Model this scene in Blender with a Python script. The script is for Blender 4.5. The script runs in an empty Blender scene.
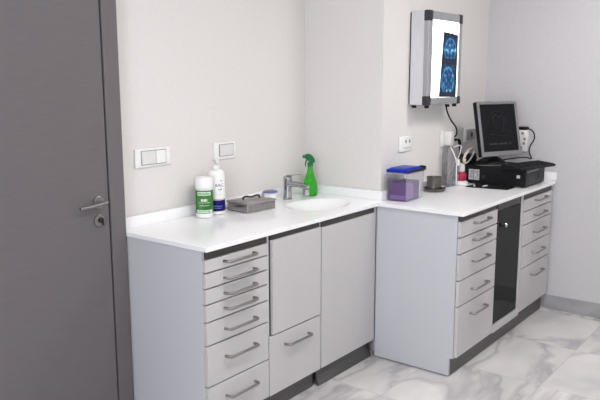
import bpy, bmesh, math, random
from mathutils import Vector, Matrix
random.seed(4)
C = bpy.context.scene.collection
PI = math.pi

# ------------------------------------------------------------------ materials
def mat(name, col=(.8, .8, .8), rough=.5, metal=0, trans=0, ior=1.45, emit=None, es=0, spec=.5, coat=0):
    m = bpy.data.materials.new(name); m.use_nodes = True
    b = m.node_tree.nodes['Principled BSDF']
    b.inputs['Base Color'].default_value = (*col, 1)
    b.inputs['Roughness'].default_value = rough
    b.inputs['Metallic'].default_value = metal
    b.inputs['Transmission Weight'].default_value = trans
    b.inputs['IOR'].default_value = ior
    b.inputs['Specular IOR Level'].default_value = spec
    b.inputs['Coat Weight'].default_value = coat
    if emit:
        b.inputs['Emission Color'].default_value = (*emit, 1)
        b.inputs['Emission Strength'].default_value = es
    return m

def N(m, typ, **kw):
    n = m.node_tree.nodes.new(typ)
    for k, v in kw.items():
        if hasattr(n, k): setattr(n, k, v)
        else: n.inputs[k].default_value = v
    return n

def L(m, a, b): m.node_tree.links.new(a, b)

def bsdf(m): return m.node_tree.nodes['Principled BSDF']

def ramp(m, fac, stops):
    r = N(m, 'ShaderNodeValToRGB')
    e = r.color_ramp.elements
    while len(e) < len(stops): e.new(.5)
    for el, (p, c) in zip(e, stops):
        el.position = p; el.color = (*c, 1)
    L(m, fac, r.inputs[0]); return r.outputs[0]

def noisy(name, c1, c2, scale=(1, 1, 1), ns=8, rough=.5, metal=0, bump=0, detail=4, spec=.5, lo=.35, hi=.65, coat=0):
    """two-tone procedural surface driven by object-space noise"""
    m = mat(name, c1, rough, metal, spec=spec, coat=coat)
    tc = N(m, 'ShaderNodeTexCoord'); mp = N(m, 'ShaderNodeMapping')
    mp.inputs['Scale'].default_value = scale
    L(m, tc.outputs['Object'], mp.inputs['Vector'])
    n = N(m, 'ShaderNodeTexNoise'); n.inputs['Scale'].default_value = ns; n.inputs['Detail'].default_value = detail
    L(m, mp.outputs[0], n.inputs['Vector'])
    L(m, ramp(m, n.outputs['Fac'], [(lo, c1), (hi, c2)]), bsdf(m).inputs['Base Color'])
    if bump:
        bp = N(m, 'ShaderNodeBump'); bp.inputs['Strength'].default_value = bump; bp.inputs['Distance'].default_value = .002
        L(m, n.outputs['Fac'], bp.inputs['Height']); L(m, bp.outputs[0], bsdf(m).inputs['Normal'])
    return m

M = {}
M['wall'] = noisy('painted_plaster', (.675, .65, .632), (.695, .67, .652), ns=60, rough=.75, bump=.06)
M['wall_right'] = noisy('painted_plaster_shaded', (.545, .532, .55), (.565, .552, .57), ns=60, rough=.7, bump=.12)  # same plaster in a darker tone, right wall's shade put into the colour
M['ceiling'] = noisy('ceiling_paint', (.8, .8, .8), (.82, .82, .82), ns=30, rough=.9)
M['worktop'] = noisy('white_solid_surface', (.86, .86, .87), (.88, .88, .885), ns=120, rough=.16)
M['laminate'] = noisy('white_laminate', (.525, .53, .567), (.535, .54, .577), ns=60, rough=.35)
M['front'] = noisy('white_lacquered_front', (.50, .488, .490), (.51, .498, .50), ns=50, rough=.3)
M['rail'] = noisy('dark_aluminium_rail', (.075, .072, .065), (.10, .096, .088), scale=(.1, 1, 4), ns=40, rough=.42, metal=.6)
M['plinth'] = noisy('grey_aluminium_plinth', (.115, .113, .112), (.145, .142, .140), scale=(.1, 1, 4), ns=40, rough=.42, metal=.6)
M['alu'] = noisy('brushed_aluminium', (.36, .36, .38), (.42, .42, .44), scale=(6, 6, .2), ns=60, rough=.42, metal=.55)
M['alu_light'] = noisy('satin_aluminium', (.60, .60, .62), (.67, .67, .69), scale=(6, 6, .2), ns=60, rough=.5, metal=.3)
M['handle'] = noisy('satin_nickel_handle', (.25, .245, .235), (.31, .30, .29), scale=(.2, 1, 1), ns=80, rough=.32, metal=.9)
M['chrome'] = noisy('polished_chrome', (.42, .42, .44), (.46, .46, .48), ns=20, rough=.1, metal=1)
M['steel'] = noisy('stainless_steel', (.30, .29, .275), (.37, .36, .345), scale=(1, 1, 5), ns=40, rough=.28, metal=.95)
M['potsteel'] = noisy('dark_stainless_steel', (.105, .10, .088), (.16, .152, .138), scale=(1, 1, 5), ns=40, rough=.25, metal=.95)
M['lidsteel'] = noisy('dull_steel_lid', (.36, .34, .33), (.43, .41, .40), scale=(1, 5, 1), ns=40, rough=.42, metal=.8)
M['doorwood'] = None
M['black'] = noisy('black_plastic', (.006, .006, .007), (.010, .010, .011), ns=80, rough=.4, spec=.25)
M['blackmatt'] = noisy('black_matt', (.007, .007, .008), (.011, .011, .012), ns=120, rough=.65, spec=.2)
M['darkcorner'] = noisy('dark_grey_plastic', (.02, .02, .023), (.028, .028, .031), ns=50, rough=.5)
M['white'] = noisy('white_plastic', (.80, .79, .78), (.83, .82, .81), ns=40, rough=.3)
M['offwhite'] = noisy('off_white_plastic', (.70, .69, .66), (.74, .73, .70), ns=40, rough=.35)
M['rocker'] = noisy('switch_rocker', (.66, .65, .64), (.69, .68, .67), ns=40, rough=.35)
M['greyplate'] = noisy('grey_socket_insert', (.30, .29, .28), (.36, .35, .33), ns=30, rough=.35, metal=.2)
M['green_label'] = noisy('green_label', (.02, .12, .025), (.07, .25, .055), scale=(1, 1, 1), ns=22, rough=.4, spec=.3)
M['pale_label'] = noisy('pale_green_label', (.52, .66, .52), (.60, .72, .60), ns=40, rough=.4)
M['navy'] = noisy('navy_label', (.006, .005, .10), (.009, .008, .14), ns=30, rough=.4, spec=.2)
M['ink'] = noisy('blue_grey_ink', (.10, .11, .19), (.13, .14, .23), ns=60, rough=.5)
M['orange'] = noisy('orange_ink', (.65, .33, .16), (.7, .37, .2), ns=60, rough=.5)
M['lilac'] = noisy('lilac_ink', (.17, .17, .45), (.22, .22, .52), ns=60, rough=.5)
M['dkgreen'] = noisy('dark_green_plastic', (.006, .12, .035), (.01, .16, .05), ns=40, rough=.3)
M['purple'] = noisy('purple_carton', (.085, .012, .16), (.12, .02, .21), ns=14, rough=.5)
M['lavender'] = noisy('lavender_carton', (.22, .09, .36), (.27, .12, .42), ns=20, rough=.5)
M['bluelid'] = noisy('blue_lid_plastic', (.002, .018, .27), (.004, .03, .36), ns=20, rough=.3, spec=.25)
M['bluerim'] = noisy('slate_blue_lid', (.14, .15, .34), (.18, .19, .40), ns=30, rough=.4)
M['red'] = noisy('crimson_plastic', (.32, .01, .04), (.40, .018, .06), ns=30, rough=.3)
M['cable_beige'] = noisy('beige_cable', (.62, .58, .50), (.68, .64, .56), ns=60, rough=.5)
M['bezel'] = noisy('silver_bezel', (.20, .20, .205), (.23, .23, .235), ns=60, rough=.4, metal=.25)
M['screen'] = noisy('dark_screen', (.008, .008, .010), (.011, .011, .014), ns=3, rough=.4, spec=.12)
M['screenmark'] = noisy('screen_logo_grey', (.05, .05, .054), (.065, .065, .07), ns=40, rough=.4)
M['screenmark_dim'] = noisy('screen_text_grey', (.03, .03, .034), (.04, .04, .044), ns=40, rough=.4)
M['sticker'] = noisy('grey_sticker', (.50, .50, .50), (.60, .60, .60), ns=150, rough=.5)
M['stickerink'] = noisy('sticker_print', (.16, .16, .17), (.22, .22, .23), ns=90, rough=.5)
M['baseboard'] = noisy('grey_marble_skirting', (.30, .295, .31), (.37, .365, .38), scale=(1, 1, 2), ns=5, rough=.3)
M['darkhole'] = noisy('dark_recess', (.03, .03, .03), (.045, .043, .04), ns=30, rough=.6)
M['lampglow'] = mat('lamp_diffuser', (.9, .9, .9), .5, emit=(1, .975, .965), es=22.5)
M['boxglow'] = mat('light_box_diffuser', (.9, .9, .9), .4, emit=(.97, .98, 1), es=2.6)

def clear(name, tint, haze=(.8, .8, .85), hz=.06, rough=.05, gl=.35):
    """thin clear plastic or glass sheet: tinted straight-through, a little milky haze, glossy skin"""
    m = bpy.data.materials.new(name); m.use_nodes = True
    nt = m.node_tree; nt.nodes.remove(nt.nodes['Principled BSDF']); out = nt.nodes['Material Output']
    t = nt.nodes.new('ShaderNodeBsdfTransparent'); t.inputs[0].default_value = (*tint, 1)
    d = nt.nodes.new('ShaderNodeBsdfDiffuse'); d.inputs[0].default_value = (*haze, 1)
    g_ = nt.nodes.new('ShaderNodeBsdfGlossy'); g_.inputs['Roughness'].default_value = rough
    lw = nt.nodes.new('ShaderNodeFresnel'); lw.inputs[0].default_value = 1.4
    mu = nt.nodes.new('ShaderNodeMath'); mu.operation = 'MULTIPLY'; mu.inputs[1].default_value = gl
    x = nt.nodes.new('ShaderNodeMixShader'); x.inputs[0].default_value = hz
    y = nt.nodes.new('ShaderNodeMixShader')
    l = nt.links.new
    l(t.outputs[0], x.inputs[1]); l(d.outputs[0], x.inputs[2]); l(lw.outputs[0], mu.inputs[0]); l(mu.outputs[0], y.inputs[0])
    l(x.outputs[0], y.inputs[1]); l(g_.outputs[0], y.inputs[2]); l(y.outputs[0], out.inputs[0])
    return m
M['clear'] = clear('clear_plastic', (.96, .96, .975), hz=.03)
M['acrylic'] = clear('grey_acrylic', (.93, .935, .945), hz=.07, gl=.6)
M['smoked'] = clear('smoked_glass', (.16, .17, .17), haze=(.02, .022, .022), hz=.6, rough=.06, gl=.55)
M['rimclear'] = clear('clear_plastic_edge', (.85, .85, .9), hz=.25)
M['greenclear'] = mat('green_translucent_plastic', (.07, .60, .05), .14, trans=.7, ior=1.3)

# door veneer: grey-brown, fine horizontal grain
m = mat('grey_oak_veneer', (.15, .13, .135), .5); M['doorwood'] = m
tc = N(m, 'ShaderNodeTexCoord'); mp = N(m, 'ShaderNodeMapping'); mp.inputs['Scale'].default_value = (2.4, 1, 60)
L(m, tc.outputs['Object'], mp.inputs['Vector'])
n1 = N(m, 'ShaderNodeTexNoise'); n1.inputs['Scale'].default_value = 4; n1.inputs['Detail'].default_value = 8; n1.inputs['Roughness'].default_value = .65
L(m, mp.outputs[0], n1.inputs['Vector'])
L(m, ramp(m, n1.outputs['Fac'], [(.3, (.120, .108, .114)), (.5, (.132, .119, .124)), (.72, (.146, .132, .135))]), bsdf(m).inputs['Base Color'])
M['framewood'] = m2 = m.copy(); m2.name = 'grey_oak_frame'
for n in m2.node_tree.nodes:
    if n.type == 'MAPPING': n.inputs['Scale'].default_value = (40, 20, 1.5)

# polished marble tiles
m = mat('marble_tile', (.6, .58, .57), .1); M['floor'] = m
tc = N(m, 'ShaderNodeTexCoord'); mp = N(m, 'ShaderNodeMapping'); mp.inputs['Location'].default_value = (.6-.928, .272, 0)
L(m, tc.outputs['Object'], mp.inputs['Vector'])
br = N(m, 'ShaderNodeTexBrick'); br.offset = 0; br.squash = 1
for k, v in (('Scale', 1), ('Brick Width', .6), ('Row Height', .6), ('Mortar Size', .0016), ('Mortar Smooth', .2), ('Bias', 0)): br.inputs[k].default_value = v
br.inputs['Color1'].default_value = (0, 0, 0, 1); br.inputs['Color2'].default_value = (1, 1, 1, 1); br.inputs['Mortar'].default_value = (.5, .5, .5, 1)
L(m, mp.outputs[0], br.inputs['Vector'])
mu = N(m, 'ShaderNodeMath', operation='MULTIPLY'); mu.inputs[1].default_value = 37; L(m, br.outputs['Color'], mu.inputs[0])
mp2 = N(m, 'ShaderNodeMapping'); mp2.inputs['Rotation'].default_value = (0, 0, .75); mp2.inputs['Scale'].default_value = (1, 2.1, 1)
L(m, tc.outputs['Object'], mp2.inputs['Vector'])
na = N(m, 'ShaderNodeTexNoise', noise_dimensions='4D'); na.inputs['Scale'].default_value = 1.5; na.inputs['Detail'].default_value = 3; na.inputs['Distortion'].default_value = .4
L(m, mp2.outputs[0], na.inputs['Vector']); L(m, mu.outputs[0], na.inputs['W'])
nb = N(m, 'ShaderNodeTexNoise', noise_dimensions='4D'); nb.inputs['Scale'].default_value = 1.1; nb.inputs['Detail'].default_value = 4; nb.inputs['Distortion'].default_value = .8
L(m, mp2.outputs[0], nb.inputs['Vector']); L(m, mu.outputs[0], nb.inputs['W'])
base = ramp(m, na.outputs['Fac'], [(.30, (.46, .45, .46)), (.48, (.60, .58, .57)), (.66, (.69, .665, .645))])
vein = ramp(m, nb.outputs['Fac'], [(.46, (1, 1, 1)), (.5, (.66, .65, .68)), (.55, (1, 1, 1))])
mx = N(m, 'ShaderNodeMix', data_type='RGBA', blend_type='MULTIPLY'); mx.inputs[0].default_value = .8
L(m, base, mx.inputs[6]); L(m, vein, mx.inputs[7])
mm = N(m, 'ShaderNodeMix', data_type='RGBA'); L(m, br.outputs['Fac'], mm.inputs[0]); L(m, mx.outputs[2], mm.inputs[6]); mm.inputs[7].default_value = (.44, .425, .42, 1)
L(m, mm.outputs[2], bsdf(m).inputs['Base Color'])

# x-ray film, backlight painted as its own emission: skull-like rings and blotches in blue
m = mat('xray_film', (.006, .009, .018), .4, spec=.15); M['film'] = m
tc = N(m, 'ShaderNodeTexCoord')
def film_spot(cx, cz, rx, rz):
    mpp = N(m, 'ShaderNodeMapping'); mpp.inputs['Location'].default_value = (-cx/rx, 0, -cz/rz); mpp.inputs['Scale'].default_value = (1/rx, 0, 1/rz)
    L(m, tc.outputs['Object'], mpp.inputs['Vector'])
    ln = N(m, 'ShaderNodeVectorMath', operation='LENGTH'); L(m, mpp.outputs[0], ln.inputs[0])
    return ln.outputs['Value']
M['film_fn'] = None
sp = N(m, 'ShaderNodeSeparateXYZ'); L(m, tc.outputs['Object'], sp.inputs[0])
ab = N(m, 'ShaderNodeMath', operation='ADD'); ab.inputs[1].default_value = .004; L(m, sp.outputs['X'], ab.inputs[0])
ab2 = N(m, 'ShaderNodeMath', operation='ABSOLUTE'); L(m, ab.outputs[0], ab2.inputs[0])
cb = N(m, 'ShaderNodeCombineXYZ'); L(m, ab2.outputs[0], cb.inputs[0]); L(m, sp.outputs['Z'], cb.inputs[2])
nz = N(m, 'ShaderNodeTexNoise'); nz.inputs['Scale'].default_value = 30; nz.inputs['Detail'].default_value = 2; L(m, cb.outputs[0], nz.inputs['Vector'])
blot = ramp(m, nz.outputs['Fac'], [(.40, (.0, .02, .08)), (.54, (.01, .12, .34)), (.68, (.35, .8, .95))])
acc = None; rims = []
for cx, cz, rx, rz in ((.005, .085, .08, .078), (-.018, -.095, .088, .09)):
    d = film_spot(cx, cz, rx, rz)
    ring = ramp(m, d, [(0, (1, 1, 1)), (.74, (.7, .7, .7)), (.88, (1.0, 1.0, 1.0)), (.98, (.3, .3, .3)), (1.0, (.2, .2, .2))])
    rim = ramp(m, d, [(.78, (0, 0, 0)), (.88, (.02, .20, .40)), (.97, (0, 0, 0))])
    rims.append(rim)
    if acc is None: acc = ring
    else:
        q = N(m, 'ShaderNodeMix', data_type='RGBA', blend_type='LIGHTEN'); q.inputs[0].default_value = 1
        L(m, acc, q.inputs[6]); L(m, ring, q.inputs[7]); acc = q.outputs[2]
fm = N(m, 'ShaderNodeMix', data_type='RGBA', blend_type='MULTIPLY'); fm.inputs[0].default_value = 1
L(m, blot, fm.inputs[6]); L(m, acc, fm.inputs[7])
for rm in rims:
    fq = N(m, 'ShaderNodeMix', data_type='RGBA', blend_type='ADD'); fq.inputs[0].default_value = 1
    L(m, fm.outputs[2], fq.inputs[6]); L(m, rm, fq.inputs[7]); fm = fq
# dark unexposed bands at the top, between the two images and at the bottom
sx = N(m, 'ShaderNodeSeparateXYZ'); L(m, tc.outputs['Object'], sx.inputs[0])
mr = N(m, 'ShaderNodeMapRange'); mr.inputs['From Min'].default_value = -.19; mr.inputs['From Max'].default_value = .19; L(m, sx.outputs['Z'], mr.inputs[0])
band = ramp(m, mr.outputs[0], [(0, (.04, .04, .04)), (.085, (.04, .04, .04)), (.09, (1, 1, 1)), (.50, (1, 1, 1)), (.505, (.04, .04, .04)), (.60, (.04, .04, .04)), (.605, (1, 1, 1)), (.915, (1, 1, 1)), (.92, (.04, .04, .04))])
fb = N(m, 'ShaderNodeMix', data_type='RGBA', blend_type='MULTIPLY'); fb.inputs[0].default_value = 1
L(m, fm.outputs[2], fb.inputs[6]); L(m, band, fb.inputs[7])
fa = N(m, 'ShaderNodeMix', data_type='RGBA', blend_type='ADD'); fa.inputs[0].default_value = 1
L(m, fb.outputs[2], fa.inputs[6]); fa.inputs[7].default_value = (.004, .010, .022, 1)
L(m, fa.outputs[2], bsdf(m).inputs['Emission Color']); bsdf(m).inputs['Emission Strength'].default_value = 1.1

# ------------------------------------------------------------------ mesh helpers
def BM(): return bmesh.new()

def box(bm, x0, x1, y0, y1, z0, z1, bev=0, seg=2):
    vs = [bm.verts.new((x, y, z)) for x in (x0, x1) for y in (y0, y1) for z in (z0, z1)]
    idx = ((0, 1, 3, 2), (4, 6, 7, 5), (0, 4, 5, 1), (2, 3, 7, 6), (0, 2, 6, 4), (1, 5, 7, 3))
    fs = [bm.faces.new([vs[i] for i in f]) for f in idx]
    bmesh.ops.recalc_face_normals(bm, faces=fs)
    if bev:
        es = list({e for f in fs for e in f.edges})
        bmesh.ops.bevel(bm, geom=es, offset=bev, segments=seg, affect='EDGES', profile=.5)

def lathe(bm, prof, seg=32, c=(0, 0, 0), mtx=None, cap0=True, cap1=True):
    rings = []
    for r, z in prof:
        ring = []
        for k in range(seg):
            a = 2*PI*k/seg
            p = Vector((r*math.cos(a), r*math.sin(a), z))
            if mtx: p = mtx @ p
            ring.append(bm.verts.new(p + Vector(c)))
        rings.append(ring)
    fs = []
    for a, b in zip(rings, rings[1:]):
        for k in range(seg):
            fs.append(bm.faces.new((a[k], a[(k+1) % seg], b[(k+1) % seg], b[k])))
    if cap0: fs.append(bm.faces.new(list(reversed(rings[0]))))
    if cap1: fs.append(bm.faces.new(rings[-1]))
    return fs

def catmull(pts, n=8):
    P = [Vector(p) for p in pts]
    if len(P) < 3: return P
    out = []
    for i in range(len(P)-1):
        p0 = P[max(i-1, 0)]; p1 = P[i]; p2 = P[i+1]; p3 = P[min(i+2, len(P)-1)]
        for k in range(n):
            t = k/n
            out.append(.5*((2*p1)+(p2-p0)*t+(2*p0-5*p1+4*p2-p3)*t*t+(3*p1-p0-3*p2+p3)*t**3))
    out.append(P[-1]); return out

def tube(bm, pts, r, seg=8, smooth=8, sx=1, sy=1):
    P = catmull(pts, smooth) if smooth else [Vector(p) for p in pts]
    rr = r if isinstance(r, (list, tuple)) else None
    up = Vector((0, 0, 1)); rings = []
    t0 = (P[1]-P[0]).normalized()
    s = t0.cross(up) if abs(t0.dot(up)) < .9 else t0.cross(Vector((1, 0, 0)))
    s.normalize()
    for i, p in enumerate(P):
        t = (P[min(i+1, len(P)-1)]-P[max(i-1, 0)]).normalized()
        s = (s - t*s.dot(t)).normalized(); u = t.cross(s)
        rad = r if rr is None else rr[0]+(rr[-1]-rr[0])*i/(len(P)-1)
        rings.append([bm.verts.new(p+s*rad*sx*math.cos(2*PI*k/seg)+u*rad*sy*math.sin(2*PI*k/seg)) for k in range(seg)])
    for a, b in zip(rings, rings[1:]):
        for k in range(seg): bm.faces.new((a[k], a[(k+1) % seg], b[(k+1) % seg], b[k]))
    bm.faces.new(list(reversed(rings[0]))); bm.faces.new(rings[-1])

def prism(bm, poly, z0, z1, axis='Z', bev=0):
    """extrude a 2-D outline; axis Z: (x,y) outline, Y: (x,z) outline, X: (y,z) outline"""
    def P(a, b, c): return {'Z': (a, b, c), 'Y': (a, c, b), 'X': (c, a, b)}[axis]
    A = [bm.verts.new(P(a, b, z0)) for a, b in poly]; B = [bm.verts.new(P(a, b, z1)) for a, b in poly]
    n = len(poly); fs = [bm.faces.new(A), bm.faces.new(list(reversed(B)))]
    for k in range(n): fs.append(bm.faces.new((A[k], B[k], B[(k+1) % n], A[(k+1) % n])))
    bmesh.ops.recalc_face_normals(bm, faces=fs)
    if bev:
        bmesh.ops.bevel(bm, geom=list({e for f in fs for e in f.edges}), offset=bev, segments=2, affect='EDGES')

def obj(name, bm, material, parent=None, loc=(0, 0, 0), smooth=False, rot=None):
    bmesh.ops.recalc_face_normals(bm, faces=bm.faces)
    me = bpy.data.meshes.new(name); bm.to_mesh(me); bm.free()
    me.materials.append(M[material] if isinstance(material, str) else material)
    if smooth:
        for p in me.polygons: p.use_smooth = True
        try: me.set_sharp_from_angle(angle=math.radians(38))
        except Exception: pass
    o = bpy.data.objects.new(name, me); C.objects.link(o); o.location = loc
    if rot: o.rotation_euler = rot
    if parent: o.parent = parent
    return o

def thing(name, label, cat, loc=(0, 0, 0), rotz=0, group=None):
    o = bpy.data.objects.new(name, None); C.objects.link(o); o.empty_display_size = .05
    o.location = loc; o.rotation_euler = (0, 0, rotz)
    o['label'] = label; o['category'] = cat
    if group: o['group'] = group
    return o

def tag(o, label, cat, group=None):
    o['label'] = label; o['category'] = cat
    if group: o['group'] = group
    return o

def struct(name, bm, material, parent=None, **kw):
    o = obj(name, bm, material, parent, **kw)
    if not parent: o['kind'] = 'structure'
    return o

def text_bm(s, size, extrude=.0004, align='CENTER'):
    """lettering as a mesh in the local XZ plane, facing -Y"""
    cu = bpy.data.curves.new('lettering_curve', 'FONT'); cu.body = s; cu.size = size; cu.extrude = extrude
    cu.align_x = align; cu.align_y = 'CENTER'
    o = bpy.data.objects.new('lettering_tmp', cu); C.objects.link(o)
    bpy.context.view_layer.update()
    me = bpy.data.meshes.new_from_object(o.evaluated_get(bpy.context.evaluated_depsgraph_get()))
    bm = BM(); bm.from_mesh(me)
    for v in bm.verts: x, y, z = v.co; v.co = (x, -z, y)
    bpy.data.objects.remove(o); bpy.data.curves.remove(cu); bpy.data.meshes.remove(me)
    return bm

def wrap(bm, r, a0, z0):
    """bend a flat XZ lettering/label mesh round a vertical cylinder; a0 is the facing angle"""
    for v in bm.verts:
        a = a0 + v.co.x/r; rad = r - v.co.y
        v.co = (rad*math.cos(a), rad*math.sin(a), v.co.z+z0)

# ------------------------------------------------------------------ key dimensions (metres)
H = .90                          # worktop height
X3, D2 = 1.3187, .505            # where the nearer run starts, and how far it stands forward
XR = 2.806                       # right wall
XP, YA, YB = 1.4024, .568, .036  # pillar face, alcove wall, wall behind the right run

# ------------------------------------------------------------------ setting
b = BM(); box(b, -3.4, XR+.2, -3.8, .9, -.1, 0); struct('floor', b, 'floor')
b = BM(); box(b, -3.4, XR+.2, -3.8, .9, 2.7, 2.8); struct('ceiling', b, 'ceiling')
b = BM(); box(b, 0, XP, YA, .9, 0, 2.7); struct('wall_back', b, 'wall')
b = BM(); box(b, XP, XR, YB, .9, 0, 2.7); struct('wall_middle', b, 'wall')          # the projecting part behind the right run
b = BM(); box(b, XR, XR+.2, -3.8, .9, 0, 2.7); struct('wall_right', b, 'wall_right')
b = BM(); box(b, -3.4, -3.2, -3.8, .9, 0, 2.7); struct('wall_left', b, 'wall')
b = BM(); box(b, -3.2, XR, -3.8, -3.6, 0, 2.7); struct('wall_front', b, 'wall')
b = BM(); box(b, -3.2, -.99, .525, .9, 0, 2.7); box(b, -.99, 0, .525, .9, 2.16, 2.7); struct('wall_door', b, 'wall')
b = BM(); box(b, XR-.012, XR, -3.6, -.452, 0, .099, .002); struct('baseboard_right', b, 'baseboard')

# door and its frame
b = BM()
box(b, -.0785, 0, .500, .60, 0, 2.16, .002)
box(b, -.99, -.9115, .500, .60, 0, 2.16, .002)
box(b, -.9115, -.0785, .500, .60, 2.08, 2.16, .002)
struct('trim_1', b, 'framewood')
dr = thing('door_1', 'x', 'x', (0, 0, 0)); del dr['label']; del dr['category']; dr['kind'] = 'structure'
b = BM(); box(b, -.906, -.0865, .503, .543, .006, 2.076, .0015); obj('door_leaf', b, 'doorwood', dr)
b = BM(); box(b, -.911, -.079, .548, .60, 0, 2.08); obj('door_rebate', b, 'darkhole', dr)
RY = Matrix.Rotation(PI/2, 3, 'X')     # lathe axis +Z -> -Y
b = BM(); lathe(b, [(.026, 0), (.027, .003), (.026, .008), (.022, .010)], 32, (-.139, .503, 1.054), RY); 
obj('handle_rose', b, 'handle', dr, smooth=True)
b = BM(); tube(b, [(-.139, .500, 1.054), (-.139, .480, 1.054), (-.139, .466, 1.054)], .009, 12, 0)
tube(b, [(-.122, .463, 1.056), (-.15, .463, 1.052), (-.20, .466, 1.046), (-.250, .472, 1.044)], [.0105, .0075], 12, 6, 1, .8)
obj('door_handle', b, 'handle', dr, smooth=True)
b = BM(); lathe(b, [(.026, 0), (.027, .003), (.026, .008), (.022, .010)], 32, (-.139, .503, .975), RY); obj('lock_rose', b, 'handle', dr, smooth=True)
b = BM(); lathe(b, [(.012, 0), (.012, .014), (.010, .016)], 20, (-.139, .495, .978), RY); box(b, -.142, -.136, .470, .482, .958, .986, .001)
obj('lock_cylinder', b, 'darkcorner', dr, smooth=True)

# ------------------------------------------------------------------ worktop
wt = thing('worktop', 'long white stepped worktop with moulded oval basin, covering all the cabinets', 'worktop', (0, 0, 0))
Rc = .058
arc = [(XR-.003-Rc+Rc*math.sin(a), -D2+Rc-Rc*math.cos(a)) for a in [k*PI/2/8 for k in range(9)]]
Rf = .008
outline = [(0.0, 0.0), (X3, 0), (X3, -D2+.004), (X3+.004, -D2)] + arc + [(XR-.003, YB-.002), (XP-.002, YB-.002), (XP-.002, YA-.002), (0.0, YA-.002)]
bx0, by0, brx, bry = 1.085, .235, .205, .155     # basin centre and radii
NS = 56
b = BM()
# slab with an oval opening: top & bottom faces by triangle fill
def ring(z, k=1.0, cx=bx0, cy=by0):
    return [b.verts.new((cx+brx*k*math.cos(2*PI*i/NS), cy+bry*k*math.sin(2*PI*i/NS), z)) for i in range(NS)]
TK = .019
for z in (H, H-TK):
    vo = [b.verts.new((x, y, z)) for x, y in outline]; vi = ring(z)
    eo = [b.edges.new((vo[k], vo[(k+1) % len(vo)])) for k in range(len(vo))]; ei = [b.edges.new((vi[k], vi[(k+1) % NS])) for k in range(NS)]
    bmesh.ops.triangle_fill(b, use_beauty=True, use_dissolve=False, edges=eo+ei)
    if z == H: to, ti = vo, vi
    else: lo_, li = vo, vi
for A, B_ in ((to, lo_), (ti, li)):
    n = len(A)
    for k in range(n): b.faces.new((A[k], A[(k+1) % n], B_[(k+1) % n], B_[k]))
top = obj('worktop_slab', b, 'worktop', wt)
mod = top.modifiers.new('soft_edge', 'BEVEL'); mod.width = .003; mod.segments = 2; mod.limit_method = 'ANGLE'; mod.angle_limit = math.radians(60)
b = BM()
prof = [(.999, H-.0003), (.96, H-.0020), (.90, H-.006), (.80, H-.015), (.65, H-.027), (.45, H-.037), (.25, H-.043), (.1, H-.045)]
rings = [ring(z, k) for k, z in prof]
for A, B_ in zip(rings, rings[1:]):
    for k in range(NS): b.faces.new((A[k], B_[k], B_[(k+1) % NS], A[(k+1) % NS]))
b.faces.new(rings[-1])
obj('basin', b, 'worktop', wt, smooth=True)
b = BM(); lathe(b, [(.030, H-.0442), (.031, H-.0407), (.022, H-.0402), (.018, H-.0427)], 28, (bx0, by0, 0)); obj('drain', b, 'chrome', wt, smooth=True)
UH = .060
b = BM()
up = [(0.0, YA-.002), (0.0, YA-.020), (XP-.020, YA-.020), (XP-.020, YB-.020), (XR-.021, YB-.020), (XR-.021, -.497), (XR-.003, -.497), (XR-.003, YB-.002), (XP-.002, YB-.002), (XP-.002, YA-.002)]
prism(b, up, H, H+UH-.008, bev=.0015); obj('upstand', b, 'worktop', wt)

# ------------------------------------------------------------------ cabinets
def carcass(x0, x1, yf, yb, z0=.105, z1=H-TK-.002, t=.016, left_floor=False):
    b = BM()
    box(b, x0, x0+t, yf, yb, 0 if left_floor else z0, z1, .0008, 1)
    box(b, x1-t, x1, yf, yb, z0, z1, .0008, 1)
    box(b, x0+t, x1-t, yf, yb, z0, z0+t)
    box(b, x0+t, x1-t, yb-.008, yb, z0+t, z1)
    return b

def handle_bm(x0, x1, z, yf, out=.032, r=.0064):
    b = BM()
    y = yf-out
    pts = [(x0, yf, z), (x0, yf-out*.55, z)]
    for k in range(5):
        a = PI/2*k/4; rr = out*.45
        pts.append((x0+rr-rr*math.cos(a), yf-out*.55-rr*math.sin(a), z))
    pts2 = [(x1+x0-x, yy, zz) for x, yy, zz in reversed(pts)]
    tube(b, pts+pts2, r, 10, 0)
    return b

def rail(root, x0, x1, y0, z0, z1):
    b = BM(); box(b, x0, x1, y0, y0+.012, z0, z1, .001, 1); box(b, x0, x1, y0+.002, y0+.03, z1-.004, z1)
    obj('top_rail', b, 'rail', root)

def drawer(root, x0, x1, z0, z1, yf, hx0, hx1, hz, label=None, hl=True):
    b = BM(); box(b, x0, x1, yf, yf+.018, z0, z1, .0018)
    d = obj('drawer', b, 'front', root)
    obj('handle', handle_bm(hx0, hx1, hz, yf), 'handle', d, smooth=True)
    return d

YF = .018                                 # face of the fronts, left run
g = .0062
# 1 narrow seven-drawer unit at the door end
c = thing('drawer_cabinet', 'white cabinet of seven handled drawers, beside the grey door', 'cabinet')
b = carcass(.0065, .4035, YF+.0185, YA-.04, left_floor=True); obj('carcass', b, 'laminate', c)
rail(c, .0235, .402, YF+.008, .845, .8795)
zs = [.844, .787, .720, .652, .576, .473, .291, .104]
hz = [.820, .748, .682, .615, .525, .401, .220]
for k in range(7):
    drawer(c, .0095, .4015, zs[k+1]+g/2, zs[k]-g/2, YF, .117, .302, hz[k])
b = BM(); box(b, .0235, .402, .062, .076, 0, .1025, .001, 1); obj('plinth', b, 'plinth', c)
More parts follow.
